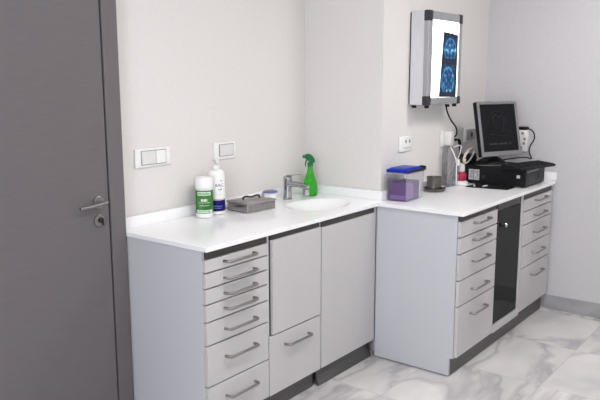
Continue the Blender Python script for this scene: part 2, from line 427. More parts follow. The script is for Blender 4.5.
# 2 tall flap over one deep drawer
c = thing('base_cabinet', 'white base cabinet with plain door above one deep handled drawer', 'cabinet')
b = carcass(.4065, .8130, YF+.020, YA-.04); obj('carcass', b, 'laminate', c)
b = BM(); box(b, .4085, .4200, YF+.010, YF+.0195, .40, .8795, .0008, 1); obj('edge_strip', b, 'alu_light', c)
rail(c, .4275, .8075, YF+.008, .850, .8795)
b = BM(); box(b, .4335, .8055, YF-.003, YF+.016, .400, .849, .002); obj('door', b, 'front', c)
drawer(c, .4085, .8085, .104, .393, YF, .521, .704, .330)
b = BM(); box(b, .4045, .800, .062, .076, 0, .1025, .001, 1); obj('plinth', b, 'plinth', c)
# 3 single door under the basin
c = thing('base_cabinet', 'white single door handleless base cabinet in the inner corner, its plinth leaning out', 'cabinet')
b = carcass(.8160, 1.3295, YF+.020, YA-.04); obj('carcass', b, 'laminate', c)
b = BM(); box(b, .8115, .8185, YF+.010, YF+.0195, .11, .8795, .0008, 1); obj('edge_strip', b, 'alu_light', c)
rail(c, .824, 1.327, YF+.008, .844, .8795)
b = BM(); box(b, .8195, 1.3165, YF, YF+.018, .104, .843, .002); obj('door', b, 'front', c)
b = BM(); box(b, 1.3185, 1.3295, YF+.001, YF+.018, .104, .8795, .001, 1); obj('filler_strip', b, 'front', c)
b = BM(); prism(b, [(.036, 0), (.047, 0), (.074, .1025), (.063, .1025)], .819, 1.329, axis='X', bev=.0008); obj('plinth', b, 'plinth', c)

YG = -.486                                # face of the fronts, right run
YC = YG+.0195
# 4 five-drawer unit with the long end panel
c = thing('drawer_cabinet', 'white five drawer cabinet with long plain end panel, left of the smoked glass door', 'cabinet')
b = carcass(1.350, 1.816, YC, YB-.02); obj('carcass', b, 'laminate', c)
b = BM()
prism(b, [(YC, H-TK-.001), (YB-.02, H-TK-.001), (YB-.02, .007), (YC+.022, .007), (YC+.022, .106), (YC, .106)], 1.332, 1.349, axis='X', bev=.001)
obj('end_panel', b, 'laminate', c)
rail(c, 1.337, 1.815, YG+.007, .852, .8795)
zs = [.851, .764, .676, .534, .394, .112]; hz = [.822, .731, .614, .463, .325]
for k in range(5):
    drawer(c, 1.335, 1.8125, zs[k+1]+g/2, zs[k]-g/2, YG, 1.486, 1.670, hz[k])
b = BM(); box(b, 1.3495, 1.816, YC+.022, YC+.036, 0, .104, .001, 1); obj('plinth', b, 'plinth', c)
# 5 smoked glass door unit
c = thing('display_cabinet', 'narrow cabinet with dark smoked glass door and round chrome knob', 'cabinet')
b = carcass(1.819, 2.226, YC, YB-.02, z0=.108); box(b, 1.835, 2.210, YC+.05, YB-.03, .42, .434); obj('carcass', b, 'laminate', c)
rail(c, 1.835, 2.210, YG+.007, .830, .8795)
b = BM(); box(b, 1.822, 2.190, YG+.006, YG+.012, .160, .826, .001, 1); obj('glass_door', b, 'smoked', c)
b = BM(); box(b, 1.820, 2.222, YG+.001, YG+.018, .108, .154, .0015); box(b, 2.195, 2.220, YG+.001, YG+.018, .156, .8795, .0015); obj('front_frame', b, 'front', c)
b = BM(); lathe(b, [(.006, 0), (.006, .008), (.012, .011), (.014, .018), (.011, .024), (.004, .026)], 24, (1.917, YG+.006, .738), RY); obj('knob', b, 'chrome', c, smooth=True)
b = BM(); lathe(b, [(.010, 0), (.010, .004), (.006, .005)], 20, (1.836, YG+.006, .752), RY); obj('knob_reflection', b, 'black', c, smooth=True)  # dark disc set on the glass for the knob's reflection
b = BM(); box(b, 1.817, 2.226, YC+.022, YC+.036, 0, .106, .001, 1); obj('plinth', b, 'plinth', c)
# 6 five-drawer unit at the right wall
c = thing('drawer_cabinet', 'white five drawer cabinet in the corner against the right wall', 'cabinet')
b = carcass(2.229, 2.770, YC, YB-.02); obj('carcass', b, 'laminate', c)
rail(c, 2.246, 2.754, YG+.007, .843, .8795)
zs = [.842, .764, .680, .546, .402, .122]; hz = [.817, .722, .611, .476, .330]
for k in range(5):
    drawer(c, 2.231, 2.746, zs[k+1]+g/2, zs[k]-g/2, YG, 2.415, 2.600, hz[k])
b = BM(); box(b, 2.7485, 2.770, YG+.006, YG+.0185, .118, .8795, .001, 1); obj('filler_strip', b, 'front', c)
b = BM(); box(b, 2.2275, 2.770, YC+.022, YC+.036, 0, .1035, .001, 1); obj('plinth', b, 'plinth', c)

HS = H+.0012                     # things stand a hair above the top
# ------------------------------------------------------------------ things on the left worktop
# wipes tub
R0 = .0425
t = thing('wipes_canister', 'white canister with green label and flat white cap', 'canister', (.461, .474, HS))
b = BM(); lathe(b, [(R0-.004, 0), (R0, .004), (R0, .140), (R0-.003, .143)], 40); obj('body', b, 'white', t, smooth=True)
b = BM(); lathe(b, [(R0+.001, .1445), (R0+.0015, .147), (R0+.0015, .190), (R0-.001, .196), (R0-.008, .198)], 40); obj('cap', b, 'white', t, smooth=True)
AF = math.atan2(-1.9664-.50, -1.9269-.506)          # bearing of the front of the labels
def band(root, name, r, z0, z1, material, a0=None, wid=None):
    b = BM()
    if wid is None:
        lathe(b, [(r-.0003, z0), (r, z0+.0003), (r, z1-.0003), (r-.0003, z1)], 40, cap0=False, cap1=False)
    else:
        nseg = 12; V = []
        for k in range(nseg+1):
            a = a0-wid/2/r+wid/r*k/nseg
            V.append([b.verts.new((rr*math.cos(a), rr*math.sin(a), z)) for rr, z in ((r, z0), (r, z1), (r-.0006, z1), (r-.0006, z0))])
        for p, q in zip(V, V[1:]):
            for k in range(4): b.faces.new((p[k], q[k], q[(k+1) % 4], p[(k+1) % 4]))
        b.faces.new(V[0]); b.faces.new(V[-1])
    return obj(name, b, material, root, smooth=True)
lb = band(t, 'label', R0+.0006, .022, .136, 'green_label')
band(lb, 'title_panel', R0+.0012, .111, .129, 'pale_label', AF-.05, .072)
band(lb, 'footer_panel', R0+.0012, .025, .040, 'pale_label', AF, .088)
def strokes(root, name, r, a0, zc, n, h, wid, material, seed, flat=None):
    """illegible small print: a row of letter-sized dashes wrapped on the label"""
    rn = random.Random(seed); b = BM(); x = -wid/2; step = wid/n
    for k in range(n):
        w = step*rn.uniform(.45, .75); hh = h*rn.choice((.75, 1, 1))
        box(b, x, x+w, -.0004, .0003, -h/2, -h/2+hh); x += step
    if r: wrap(b, r, a0, zc)
    return obj(name, b, material, root)
strokes(lb, 'lettering', R0+.0014, AF-.05, .120, 10, .008, .060, 'green_label', 3)
strokes(lb, 'lettering', R0+.0010, AF, .088, 5, .012, .034, 'white', 5)
strokes(lb, 'lettering', R0+.0010, AF, .076, 14, .003, .060, 'pale_label', 6)
strokes(lb, 'lettering', R0+.0010, AF, .062, 10, .004, .050, 'pale_label', 7)
strokes(lb, 'lettering', R0+.0014, AF, .032, 12, .004, .060, 'green_label', 8)
# tall white bottle
R1 = .0415
t = thing('disinfectant_bottle', 'tall white bottle with navy blue lower label and blue lettering', 'bottle', (.557, .484, HS))
b = BM(); lathe(b, [(R1-.004, 0), (R1, .004), (R1, .200), (R1-.001, .210), (R1-.006, .218), (R1-.014, .223), (.018, .225), (.016, .227)], 40); obj('body', b, 'white', t, smooth=True)
b = BM(); lathe(b, [(.0195, .2275), (.020, .229), (.019, .242), (.015, .246), (.008, .248)], 32); obj('cap', b, 'white', t, smooth=True)
lb = band(t, 'label', R1+.0006, .018, .074, 'navy')
band(t, 'orange_stripe', R1+.0006, .0755, .080, 'orange')
AB = AF+.12
strokes(lb, 'lettering', R1+.0010, AB, .044, 9, .007, .046, 'lilac', 11)
strokes(lb, 'lettering', R1+.0010, AB, .034, 8, .005, .042, 'lilac', 12)
b = text_bm('BAC', .023); wrap(b, R1+.0006, AB+.22, .148); obj('lettering', b, 'ink', t)
strokes(t, 'lettering', R1+.0006, AB+.35, .128, 4, .007, .022, 'ink', 13)
strokes(t, 'lettering', R1+.0006, AB+.45, .172, 3, .004, .012, 'ink', 14)
strokes(t, 'lettering', R1+.0006, AB+.1, .104, 9, .002, .040, 'sticker', 15)
# steel instrument box with lid
t = thing('instrument_box', 'low stainless steel instrument box with dark lid handle', 'box', (.752, .425, HS), math.radians(-3))
hx, hy = .103, .077
b = BM(); box(b, -hx, hx, -hy, hy, 0, .041, .006, 3); obj('body', b, 'steel', t, smooth=True)
b = BM(); box(b, -hx-.003, hx+.003, -hy-.003, hy+.003, .0415, .052, .003, 2)
box(b, -hx+.016, hx-.016, -hy+.014, hy-.014, .0515, .055, .002, 2); obj('lid', b, 'lidsteel', t, smooth=True)
b = BM(); tube(b, [(-.050, .010, .055), (-.048, .010, .066), (-.032, .006, .071), (0, 0, .065), (.032, -.006, .071), (.048, -.010, .066), (.050, -.010, .055)], .005, 8, 5); obj('lid_handle', b, 'darkcorner', t, smooth=True)
# little white tub
t = thing('small_tub', 'small white tub with slate blue lid behind the steel box', 'tub', (1.000, .504, HS))
b = BM(); lathe(b, [(.032, 0), (.036, .003), (.038, .046), (.038, .048)], 32); obj('body', b, 'white', t, smooth=True)
b = BM(); lathe(b, [(.0395, .0485), (.040, .050), (.040, .056), (.037, .058)], 32); obj('lid', b, 'bluerim', t, smooth=True)
# mixer tap
t = thing('mixer_tap', 'chrome single lever mixer tap at the back of the basin', 'tap', (1.110, .470, HS), math.radians(4))
b = BM(); lathe(b, [(.027, 0), (.027, .006), (.0235, .010), (.0225, .060), (.0225, .098), (.024, .102), (.024, .128), (.020, .132)], 32); obj('body', b, 'chrome', t, smooth=True)
b = BM(); tube(b, [(.002, -.012, .086), (.006, -.05, .088), (.010, -.095, .082), (.012, -.128, .072)], [.023, .018], 16, 6, 1.05, .8); obj('spout', b, 'chrome', t, smooth=True)
b = BM(); lathe(b, [(.0155, 0), (.0165, .004), (.0165, .034)], 20, (.012, -.120, .030)); obj('aerator', b, 'chrome', t, smooth=True)
b = BM(); tube(b, [(0, .004, .134), (.004, -.02, .137), (.010, -.055, .142), (.014, -.085, .145)], [.012, .006], 12, 5, 1, .32); obj('lever', b, 'chrome', t, smooth=True)
# green spray bottle
t = thing('spray_bottle', 'green translucent plastic spray bottle with dark green trigger head', 'bottle', (1.283, .440, HS))
b = BM(); lathe(b, [(.036, 0), (.042, .004), (.044, .012), (.044, .040), (.042, .060), (.036, .085), (.029, .108), (.022, .130), (.017, .150), (.0150, .172)], 36); obj('body', b, 'greenclear', t, smooth=True)
b = BM(); lathe(b, [(.0165, .1725), (.017, .176), (.017, .192), (.012, .197)], 28); obj('collar', b, 'dkgreen', t, smooth=True)
hd = Matrix.Rotation(math.radians(142), 3, 'Z')     # nozzle side
b = BM()
prism(b, [(-.030, .205), (-.026, .194), (-.012, .192), (.012, .196), (.026, .214), (.046, .218), (.050, .224), (.048, .238), (.030, .246), (.008, .244), (-.014, .230)], -.013, .013, axis='Y', bev=.004)
for v in b.verts: v.co = hd @ Vector((v.co.x*.8-.004, v.co.y, v.co.z))
hb = obj('trigger_head', b, 'dkgreen', t, smooth=True)
b = BM(); tube(b, [(.026, 0, .214), (.036, 0, .200), (.040, 0, .184), (.038, 0, .172)], [.006, .004], 8, 5, 1.3, 1); lathe(b, [(.009, 0), (.010, .010)], 14, (.050, 0, .229), Matrix.Rotation(PI/2, 3, 'Y'))
for v in b.verts: v.co = hd @ Vector((v.co.x*.8-.004, v.co.y, v.co.z))
obj('trigger', b, 'dkgreen', hb, smooth=True)

# ------------------------------------------------------------------ things on the right worktop
# clear storage bin with blue lid
bx, by = .196, .126
t = thing('storage_bin', 'clear plastic storage bin with domed blue lid and black clips', 'bin', (1.418+bx/2, -.118+by/2, HS))
b = BM(); hx, hy, w = bx/2, by/2, .002
def openbox(b, hx, hy, h, w, tap=.004):
    o0 = [(-hx+tap, -hy+tap, 0), (hx-tap, -hy+tap, 0), (hx-tap, hy-tap, 0), (-hx+tap, hy-tap, 0)]; o1 = [(-hx, -hy, h), (hx, -hy, h), (hx, hy, h), (-hx, hy, h)]
    i1 = [(-hx+w, -hy+w, h), (hx-w, -hy+w, h), (hx-w, hy-w, h), (-hx+w, hy-w, h)]; i0 = [(-hx+tap+w, -hy+tap+w, w), (hx-tap-w, -hy+tap+w, w), (hx-tap-w, hy-tap-w, w), (-hx+tap+w, hy-tap-w, w)]
    R_ = [[b.verts.new(p) for p in q] for q in (o0, o1, i1, i0)]
    for A, B_ in zip(R_, R_[1:]):
        for k in range(4): b.faces.new((A[k], A[(k+1) % 4], B_[(k+1) % 4], B_[k]))
    b.faces.new(list(reversed(R_[0]))); b.faces.new(R_[3])
openbox(b, hx, hy, .158, w); obj('bin_body', b, 'clear', t)
b = BM()   # thick clear rim and corner ribs that catch the light
for s in (-1, 1):
    box(b, -hx-.002, hx+.002, s*hy-.002, s*hy+.002, .152, .158, .001, 1); box(b, s*hx-.002, s*hx+.002, -hy, hy, .152, .158, .001, 1)
    for q in (-1, 1): tube(b, [(s*(hx-.003), q*(hy-.003), .004), (s*hx, q*hy, .152)], .0022, 6, 0)
obj('rim', b, 'rimclear', t)
b = BM(); prism(b, [(-hx-.003, .1585), (hx+.003, .1585), (hx+.004, .172), (hx-.006, .180), (hx*.75, .1835), (-hx*.75, .1835), (-hx+.006, .180), (-hx-.004, .172)], -hy-.003, hy+.003, axis='Y', bev=.004)
for v in b.verts:
    if v.co.z > .176: v.co.y *= .8
obj('lid', b, 'bluelid', t, smooth=True)
b = BM(); box(b, -hx*.85, hx+.012, -hy-.011, -hy-.0035, .160, .173, .003); box(b, hx+.0045, hx+.013, -hy-.010, -hy+.03, .163, .184, .003); obj('clip', b, 'black', t, smooth=True)
# purple carton inside
t = thing('glove_carton', 'purple carton packed inside the clear storage bin', 'carton', (1.418+bx/2-.004, -.118+by/2, HS+.003))
b = BM(); box(b, -.080, .078, -.050, .050, 0, .102, .002); cb = obj('carton_body', b, 'purple', t)
b = BM(); box(b, -.0812, -.0803, -.048, .048, .004, .028); obj('carton_band', b, 'lavender', t)
b = BM(); box(b, -.072, .010, -.0512, -.0503, .006, .098); obj('side_panel', b, 'lavender', t)
b = BM(); box(b, .016, .030, -.0512, -.0503, .006, .098); box(b, -.02, .076, -.0512, -.0503, .086, .099); obj('printed_stripe', b, 'purple', t)
t = tag(obj('paper_slip', (lambda b: (box(b, -.004, .004, -.030, .030, 0, .095, .0008, 1), b)[1])(BM()), 'white', loc=(1.418+bx-.014, -.118+by/2-.020, HS+.003)), 'white paper slip standing at the right end inside the clear bin', 'paper')
# steel pot on a dish
t = thing('steel_dish', 'shallow round stainless steel dish under the small pot', 'dish', (1.878, -.058, HS))
b = BM(); lathe(b, [(.056, 0), (.063, .004), (.066, .016), (.068, .019), (.064, .019), (.060, .008), (.02, .006)], 36); obj('dish_body', b, 'potsteel', t, smooth=True)
b = BM(); tube(b, [(.062, -.03, .019), (.080, -.045, .021), (.092, -.052, .020)], [.008, .007], 8, 4, 1, .3); obj('tab_handle', b, 'potsteel', t, smooth=True)
t = thing('steel_pot', 'small straight sided stainless steel pot standing on the round dish', 'pot', (1.873, -.055, HS+.0085))
b = BM(); lathe(b, [(.042, 0), (.045, .003), (.045, .074), (.0465, .078), (.044, .080), (.042, .077), (.042, .006)], 36); obj('pot_body', b, 'potsteel', t, smooth=True)
b = BM(); tube(b, [(.0495, -.012, .066), (.058, -.014, .058), (.058, -.014, .034), (.0495, -.012, .026)], .0036, 8, 4); obj('pot_handle', b, 'potsteel', t, smooth=True)
# grey acrylic holder against the wall
t = thing('acrylic_holder', 'tall grey clear acrylic holder beside the wall under the white adapter', 'holder', (2.142, -.028, HS))
b = BM()
prism(b, [(.038, 0), (.038, .235), (.034, .235), (.034, .004), (-.034, .004), (-.042, .150), (-.046, .150), (-.038, 0)], -.038, -.035, axis='X')
prism(b, [(.038, 0), (.038, .235), (.034, .235), (-.046, .150), (-.038, 0)], .035, .038, axis='X')
prism(b, [(.034, 0), (.038, 0), (.038, .235), (.034, .235)], -.035, .035, axis='X')
prism(b, [(-.034, 0), (-.042, .150), (-.046, .150), (-.038, 0)], -.035, .035, axis='X')
box(b, -.035, .035, -.034, .034, 0, .004)
obj('holder_body', b, 'acrylic', t)
# red handpiece in its white charging base
t = thing('curing_lamp', 'grey tipped crimson handpiece standing in a white charging base', 'dental lamp', (2.222, -.070, HS))
b = BM(); lathe(b, [(.040, 0), (.044, .004), (.043, .016), (.034, .024), (.030, .025)], 32); obj('charging_base', b, 'white', t, smooth=True)
b = BM(); lathe(b, [(.029, .0255), (.031, .030), (.032, .062), (.028, .078), (.020, .082)], 28); obj('grip', b, 'red', t, smooth=True)
b = BM(); lathe(b, [(.019, .082), (.022, .086), (.021, .120), (.016, .130), (.010, .134)], 24, (0, 0, 0)); obj('lamp_head', b, 'sticker', t, smooth=True)
b = BM(); tube(b, [(-.004, .006, .128), (-.020, .020, .146), (-.040, .032, .140), (-.048, .034, .120)], [.011, .006], 10, 5); obj('light_guide', b, 'sticker', t, smooth=True)
b = BM(); box(b, -.0365, -.0315, .006, .016, .030, .070, .002); obj('front_strip', b, 'white', t, smooth=True)

# PC, keyboard, monitor
t = thing('desktop_computer', 'black flat desktop computer lying under the monitor', 'computer', (2.478, -.260, HS))
PX, PY = .172, .200
for sx in (-1, 1):
    for sy in (-1, 1):
        b = BM(); lathe(b, [(.012, 0), (.012, .0055)], 12, (sx*(PX-.03), sy*(PY-.03), 0)); obj('rubber_foot', b, 'blackmatt', t)
b = BM(); box(b, -PX, PX, -PY+.012, PY, .006, .116, .003); obj('case', b, 'blackmatt', t)
b = BM(); box(b, -PX, PX, -PY, -PY+.0115, .006, .116, .004); fp = obj('front_panel', b, 'black', t)
b = BM(); box(b, -.155, .05, -PY-.0015, -PY-.0003, .093, .102, .0005, 1); obj('drive_slot', b, 'bezel', fp)
b = BM(); box(b, -.125, -.010, -PY-.0012, -PY-.0003, .018, .078, .0004, 1); obj('vent_panel', b, 'darkcorner', fp)
b = BM(); lathe(b, [(.019, 0), (.019, .002), (.012, .003)], 24, (.075, -PY-.0003, .056), RY); obj('power_button', b, 'darkcorner', fp, smooth=True)
for (y0, y1, s) in ((.143, .176, 1), (.104, .139, 2)):
    b = BM(); box(b, -PX-.0012, -PX-.0003, y0, y1, .026, .094); st = obj('sticker', b, 'sticker', t)
    b = BM()
    rn = random.Random(s)
    for k in range(6):
        z = .034+.009*k; box(b, -PX-.0018, -PX-.0013, y0+.004, y0+.004+(y1-y0-.008)*rn.uniform(.4, 1), z, z+.004)
    obj('sticker_print', b, 'stickerink', st)
b = BM(); box(b, -PX-.0012, -PX-.0003, -.163, -.142, .058, .078); obj('badge', b, 'sticker', t)
b = BM(); lathe(b, [(.011, 0), (.011, .003)], 18, (-PX-.0003, .075, .050), Matrix.Rotation(-PI/2, 3, 'Y')); obj('side_lock', b, 'darkcorner', t)

ZK = HS+.117
t = thing('keyboard', 'black keyboard laid askew across the front of the black computer', 'keyboard', (2.436, -.428, ZK), math.radians(-14))
KX, KY = .190, .072
b = BM(); prism(b, [(-KY, .0), (KY, 0), (KY, .024), (KY-.02, .025), (-KY, .013)], -KX, KX, axis='X', bev=.002); obj('keyboard_body', b, 'black', t, smooth=True)
b = BM()
for r_ in range(5):
    y = -KY+.013+r_*.0238
    z = .0135+(y+KY)*.085
    n = 14
    n = 12
    for k in range(n):
        if r_ == 0 and 4 <= k <= 8:
            if k == 4: box(b, -KX+.014+k*.0305, -KX+.014+8*.0305+.026, y, y+.021, z-.002, z+.004, .001, 1)
            continue
        x = -KX+.014+k*.0305; box(b, x, x+.026, y, y+.021, z-.002, z+.004, .001, 1)
kk = obj('keys', b, 'blackmatt', t)
kk['kind'] = 'stuff'

# monitor
Lp = Vector((2.222, -.203)); Rp = Vector((2.612, -.304)); mid = (Lp+Rp)/2
ang = math.radians(-23)
t = thing('monitor', 'silver framed black monitor with faint tooth emblem on its dark screen', 'monitor', (mid.x+.018, mid.y+.075, ZK), ang)
b = BM(); lathe(b, [(.118, 0), (.118, .006), (.112, .014), (.085, .034), (.060, .046), (.04, .048)], 40)
for v in b.verts: v.co.y = v.co.y*.72
obj('stand_base', b, 'black', t, smooth=True)
b = BM(); lathe(b, [(.1195, .001), (.121, .003), (.121, .0055), (.1195, .0065)], 40, cap0=False, cap1=False)
for v in b.verts: v.co.y = v.co.y*.72
obj('base_trim', b, 'bezel', t, smooth=True)
b = BM(); tube(b, [(0, .004, .040), (0, .008, .08), (0, .000, .14), (0, -.004, .20)], [.060, .045], 14, 6, 1, .45); obj('stand_neck', b, 'black', t, smooth=True)
MW, MH, TI = .345, .352, math.radians(12)
pan = (.004, -.095, .066)
RT = Matrix.Rotation(-TI, 3, 'X')
def panel(b):
    for v in b.verts: v.co = RT @ v.co + Vector(pan)
    return b
b = BM(); box(b, -MW/2, MW/2, .006, .038, 0, MH, .004); box(b, -.13, .13, .038, .062, .05, MH-.06, .01); cs = obj('screen_housing', panel(b), 'black', t, smooth=True)
b = BM(); bw = .020
box(b, -MW/2, -MW/2+bw, 0, .0058, 0, MH, .001, 1); box(b, MW/2-bw, MW/2, 0, .0058, 0, MH, .001, 1)
box(b, -MW/2+bw, MW/2-bw, 0, .0058, 0, .030, .001, 1); box(b, -MW/2+bw, MW/2-bw, 0, .0058, MH-.018, MH, .001, 1); obj('bezel', panel(b), 'bezel', t)
b = BM(); box(b, -MW/2+bw, MW/2-bw, .002, .0058, .030, MH-.018); sc_ = obj('screen', panel(b), 'screen', t)
b = BM()
yy = .0016
tooth = [(-.030, .170), (-.040, .200), (-.047, .232), (-.043, .256), (-.026, .264), (-.008, .254), (.004, .250), (.016, .256), (.032, .262), (.046, .250), (.046, .224), (.036, .196), (.028, .172), (.024, .150)]
tube(b, [(x, yy, z) for x, z in tooth[2:11]], .0042, 6, 5, 1, .3)
em = obj('emblem', panel(b), 'screenmark', sc_)
b = BM(); tube(b, [(x, yy, z) for x, z in tooth[:3]], .003, 6, 5, 1, .3); tube(b, [(x, yy, z) for x, z in tooth[10:]], .003, 6, 5, 1, .3)
arcp = [(.0+.088*math.cos(a), yy, .215+.075*math.sin(a)) for a in [math.radians(q) for q in range(20, 211, 19)]]
tube(b, arcp, .0012, 6, 2, 1, .3); obj('emblem_outline', panel(b), 'screenmark_dim', sc_)
b = BM(); tube(b, [(-.09, yy, .137), (-.05, yy, .139), (0, yy, .131), (.04, yy, .128), (.08, yy, .140), (.105, yy, .160)], .003, 6, 5, 1, .3); obj('swoosh', panel(b), 'screenmark', sc_)
b = BM(); rn = random.Random(9); x = -.10
while x < .095:
    w = rn.uniform(.006, .010)
    if rn.random() > .12: box(b, x, x+w, yy-.0002, yy+.0003, .073, .073+rn.choice((.010, .013)))
    x += w+.004
obj('lettering', panel(b), 'screenmark_dim', sc_)

t = thing('electronic_box', 'black box shaped device standing behind the computer next to the coiled cable', 'device', (2.436, -.022, HS))
b = BM(); box(b, -.060, .060, -.030, .028, 0, .178, .006); obj('housing', b, 'black', t, smooth=True)
b = BM(); box(b, -.050, .050, -.0335, -.0305, .020, .165, .001, 1); obj('grille', b, 'blackmatt', t)
b = BM(); lathe(b, [(.006, 0), (.006, .008), (.005, .009)], 14, (.030, -.034, .150), RY); obj('knob', b, 'darkcorner', t, smooth=True)

# dark pad with a bunch of plugs on it
t = thing('mouse_pad', 'thin black pad lying on the worktop beside the black computer', 'pad', (2.215, -.255, HS))
b = BM(); prism(b, [(-.075, .118), (.088, .118), (.088, -.142), (-.040, -.142)], 0, .004, bev=.0012); obj('pad', b, 'blackmatt', t)
t = thing('audio_cable', 'short black cable with two shiny plugs lying on the black pad', 'cable', (2.215, -.205, HS+.0055))
b = BM(); tube(b, [(-.030, .030, .0035), (-.012, .036, .0035), (.010, .020, .0035), (.030, .028, .0035), (.040, -.010, .0035), (.015, -.040, .0035), (-.015, -.050, .0035)], .003, 8, 6); obj('cable', b, 'black', t, smooth=True)
for p, q in (((-.030, .030, .0055), (-.064, .012, .0055)), ((-.015, -.050, .0055), (-.052, -.040, .0055))):
    b = BM(); tube(b, [p, q], .0052, 10, 0); obj('plug', b, 'sticker', t, smooth=True)

# ------------------------------------------------------------------ wall fittings
def plate(name, label, cat, loc, w, h, rotz=0, mat_='white', d=.010, group=None):
    t = thing(name, label, cat, loc, rotz, group)
    b = BM(); box(b, -w/2, w/2, -d, 0, -h/2, h/2, .0025)
    obj('plate', b, mat_, t, smooth=True); return t
t = plate('light_switch', 'wide white double switch plate on the wall nearest the grey door', 'switch', (.219, YA-.0008, 1.212), .212, .087)
b = BM(); box(b, -.070, .012, -.0145, -.0102, -.030, .030, .0015); obj('rocker', b, 'rocker', t)
b = BM(); box(b, .016, .074, -.0130, -.0102, -.030, .030, .0015); obj('blank_insert', b, 'white', t)
b = BM(); box(b, -.074, .078, -.0108, -.0100, -.034, .034); obj('seam', b, 'greyplate', t)
t = plate('light_switch', 'smaller single white switch plate above the tall white bottle', 'switch', (.700, YA-.0008, 1.205), .162, .088)
b = BM(); box(b, -.040, .058, -.0145, -.0102, -.026, .030, .0015); obj('rocker', b, 'rocker', t)
b = BM(); box(b, -.046, .064, -.0108, -.0100, -.030, .034); obj('seam', b, 'greyplate', t)
b = BM(); box(b, -.076, -.052, -.018, -.0102, -.060, -.036, .003); obj('pull_tab', b, 'white', t)
t = plate('wall_socket', 'white socket plate with two dark round holes above the clear bin', 'socket', (1.661, YB-.0008, 1.198), .148, .088)
for x in (-.002, .040):
    b = BM(); lathe(b, [(.0105, 0), (.0105, .0015), (.004, .0018)], 20, (x, -.0100, .014), RY); obj('hole', b, 'greyplate', t)
b = BM(); box(b, -.034, .062, -.0113, -.0100, -.024, -.021); obj('seam', b, 'greyplate', t)
t = plate('wall_socket', 'off white socket plate behind the plugged in adapter block', 'socket', (2.185, YB-.0008, 1.198), .145, .105, mat_='offwhite')
t = plate('wall_socket', 'shaded socket plate with grey insert left of the monitor', 'socket', (2.555, YB-.0008, 1.197), .190, .096, mat_='offwhite')
b = BM(); box(b, -.066, .080, -.0135, -.0102, -.036, .036, .0015); obj('insert', b, 'greyplate', t)
b = BM(); lathe(b, [(.019, 0), (.019, .001)], 24, (.010, -.0136, 0), RY); obj('socket_well', b, 'darkhole', t)
t = thing('power_adapter', 'white adapter block plugged into the socket under the light box', 'adapter', (2.185, YB-.0112, 1.196))
b = BM(); box(b, -.026, .026, -.042, 0, -.044, .046, .005); obj('adapter_body', b, 'offwhite', t, smooth=True)
b = BM(); lathe(b, [(.016, 0), (.016, .004)], 18, (.0262, -.026, .0), Matrix.Rotation(PI/2, 3, 'Y')); obj('outlet', b, 'greyplate', t)
# right-wall multi socket
RZ = -PI/2
t = plate('multi_socket', 'white multi outlet block on the right wall behind the monitor', 'socket', (XR-.0008, -.245, 1.155), .085, .145, RZ, d=.038)
for k, (x, z) in enumerate(((.012, .050), (.028, .012), (.024, -.018))):
    b = BM(); lathe(b, [(.010, 0), (.010, .001)], 16, (x, -.0381, z), RY); obj('outlet', b, 'greyplate', t)
b = BM(); box(b, -.03, .012, -.045, -.0382, -.066, -.040, .002); obj('switch_key', b, 'darkcorner', t)
t = thing('power_plug', 'black flat plug on top of the white multi outlet block', 'plug', (XR-.0008, -.243, 1.2295), RZ)
b = BM(); box(b, -.055, .045, -.040, -.002, 0, .020, .004); obj('plug_body', b, 'black', t, smooth=True)

def cord(name, label, pts, r, material, cat='cord'):
    b = BM(); tube(b, pts, r, 8, 8); return tag(obj(name, b, material, smooth=True), label, cat)
cord('hanging_cable', 'black cord curving down the right wall from the plug to the monitor', [(XR-.022, -.292, 1.238), (XR-.014, -.322, 1.215), (XR-.012, -.330, 1.17), (XR-.012, -.305, 1.12), (XR-.012, -.300, 1.075), (XR-.014, -.318, 1.035), (XR-.02, -.285, 1.040), (XR-.05, -.230, 1.035), (2.66, -.165, 1.026)], .0042, 'black')
cord('hanging_cable', 'black cord hanging from the light box down to the adapter', [(2.095, -.01, 1.4215), (2.115, -.005, 1.38), (2.165, -.008, 1.32), (2.225, -.020, 1.265), (2.255, -.012, 1.222), (2.240, -.002, 1.200), (2.2165, -.002, 1.198)], .0050, 'black')
b = BM()
for k in range(3):
    tube(b, [(2.2235+.002*k, -.008-.004*k, 1.190-.006*k), (2.258+.014*k, -.020, 1.183), (2.282+.012*k, -.022, 1.135), (2.282, -.024-.006*k, 1.085), (2.262+.010*k, -.022, 1.052), (2.280+.01*k, -.018, 1.022), (2.300, -.006+.005*k, .985), (2.310, -.003, .945), (2.315, .0, .906)], .0038, 8, 6)
tag(obj('cable_bundle', b, 'black', smooth=True), 'tangle of black cables hanging beside the adapter down to the worktop', 'cable')
cord('charger_cable', 'thin white cable with white plug hanging below the adapter', [(2.170, -.015, 1.141), (2.150, -.050, 1.10), (2.120, -.080, 1.06), (2.115, -.085, 1.02), (2.122, -.082, .97), (2.126, -.083, .906)], .0036, 'white', 'cable')
b = BM(); tube(b, [(2.117, -.0950, 1.075), (2.117, -.0950, 1.035)], [.008, .006], 10, 0); tag(obj('cable_connector', b, 'white', smooth=True), 'small white cable connector hanging in front of the acrylic holder', 'plug')
cord('charger_cable', 'white cable looping from the adapter down behind the crimson handpiece', [(2.200, -.0250, 1.140), (2.225, -.040, 1.150), (2.262, -.044, 1.140), (2.250, -.040, 1.090), (2.222, -.036, 1.055), (2.215, -.020, 1.020), (2.190, .004, .96), (2.188, .006, .906)], .0032, 'white', 'cable')
b = BM()
for k in range(3):
    p = .040+.003*k
    tube(b, [(2.312+(.050+.006*k)*math.cos(a)*.8+.058*math.sin(a)+.006*k, -.078+.006*k, 1.078+p*math.sin(a)-.014*math.cos(a)) for a in [2*PI*q/20 for q in range(21)]], .0042, 7, 0)
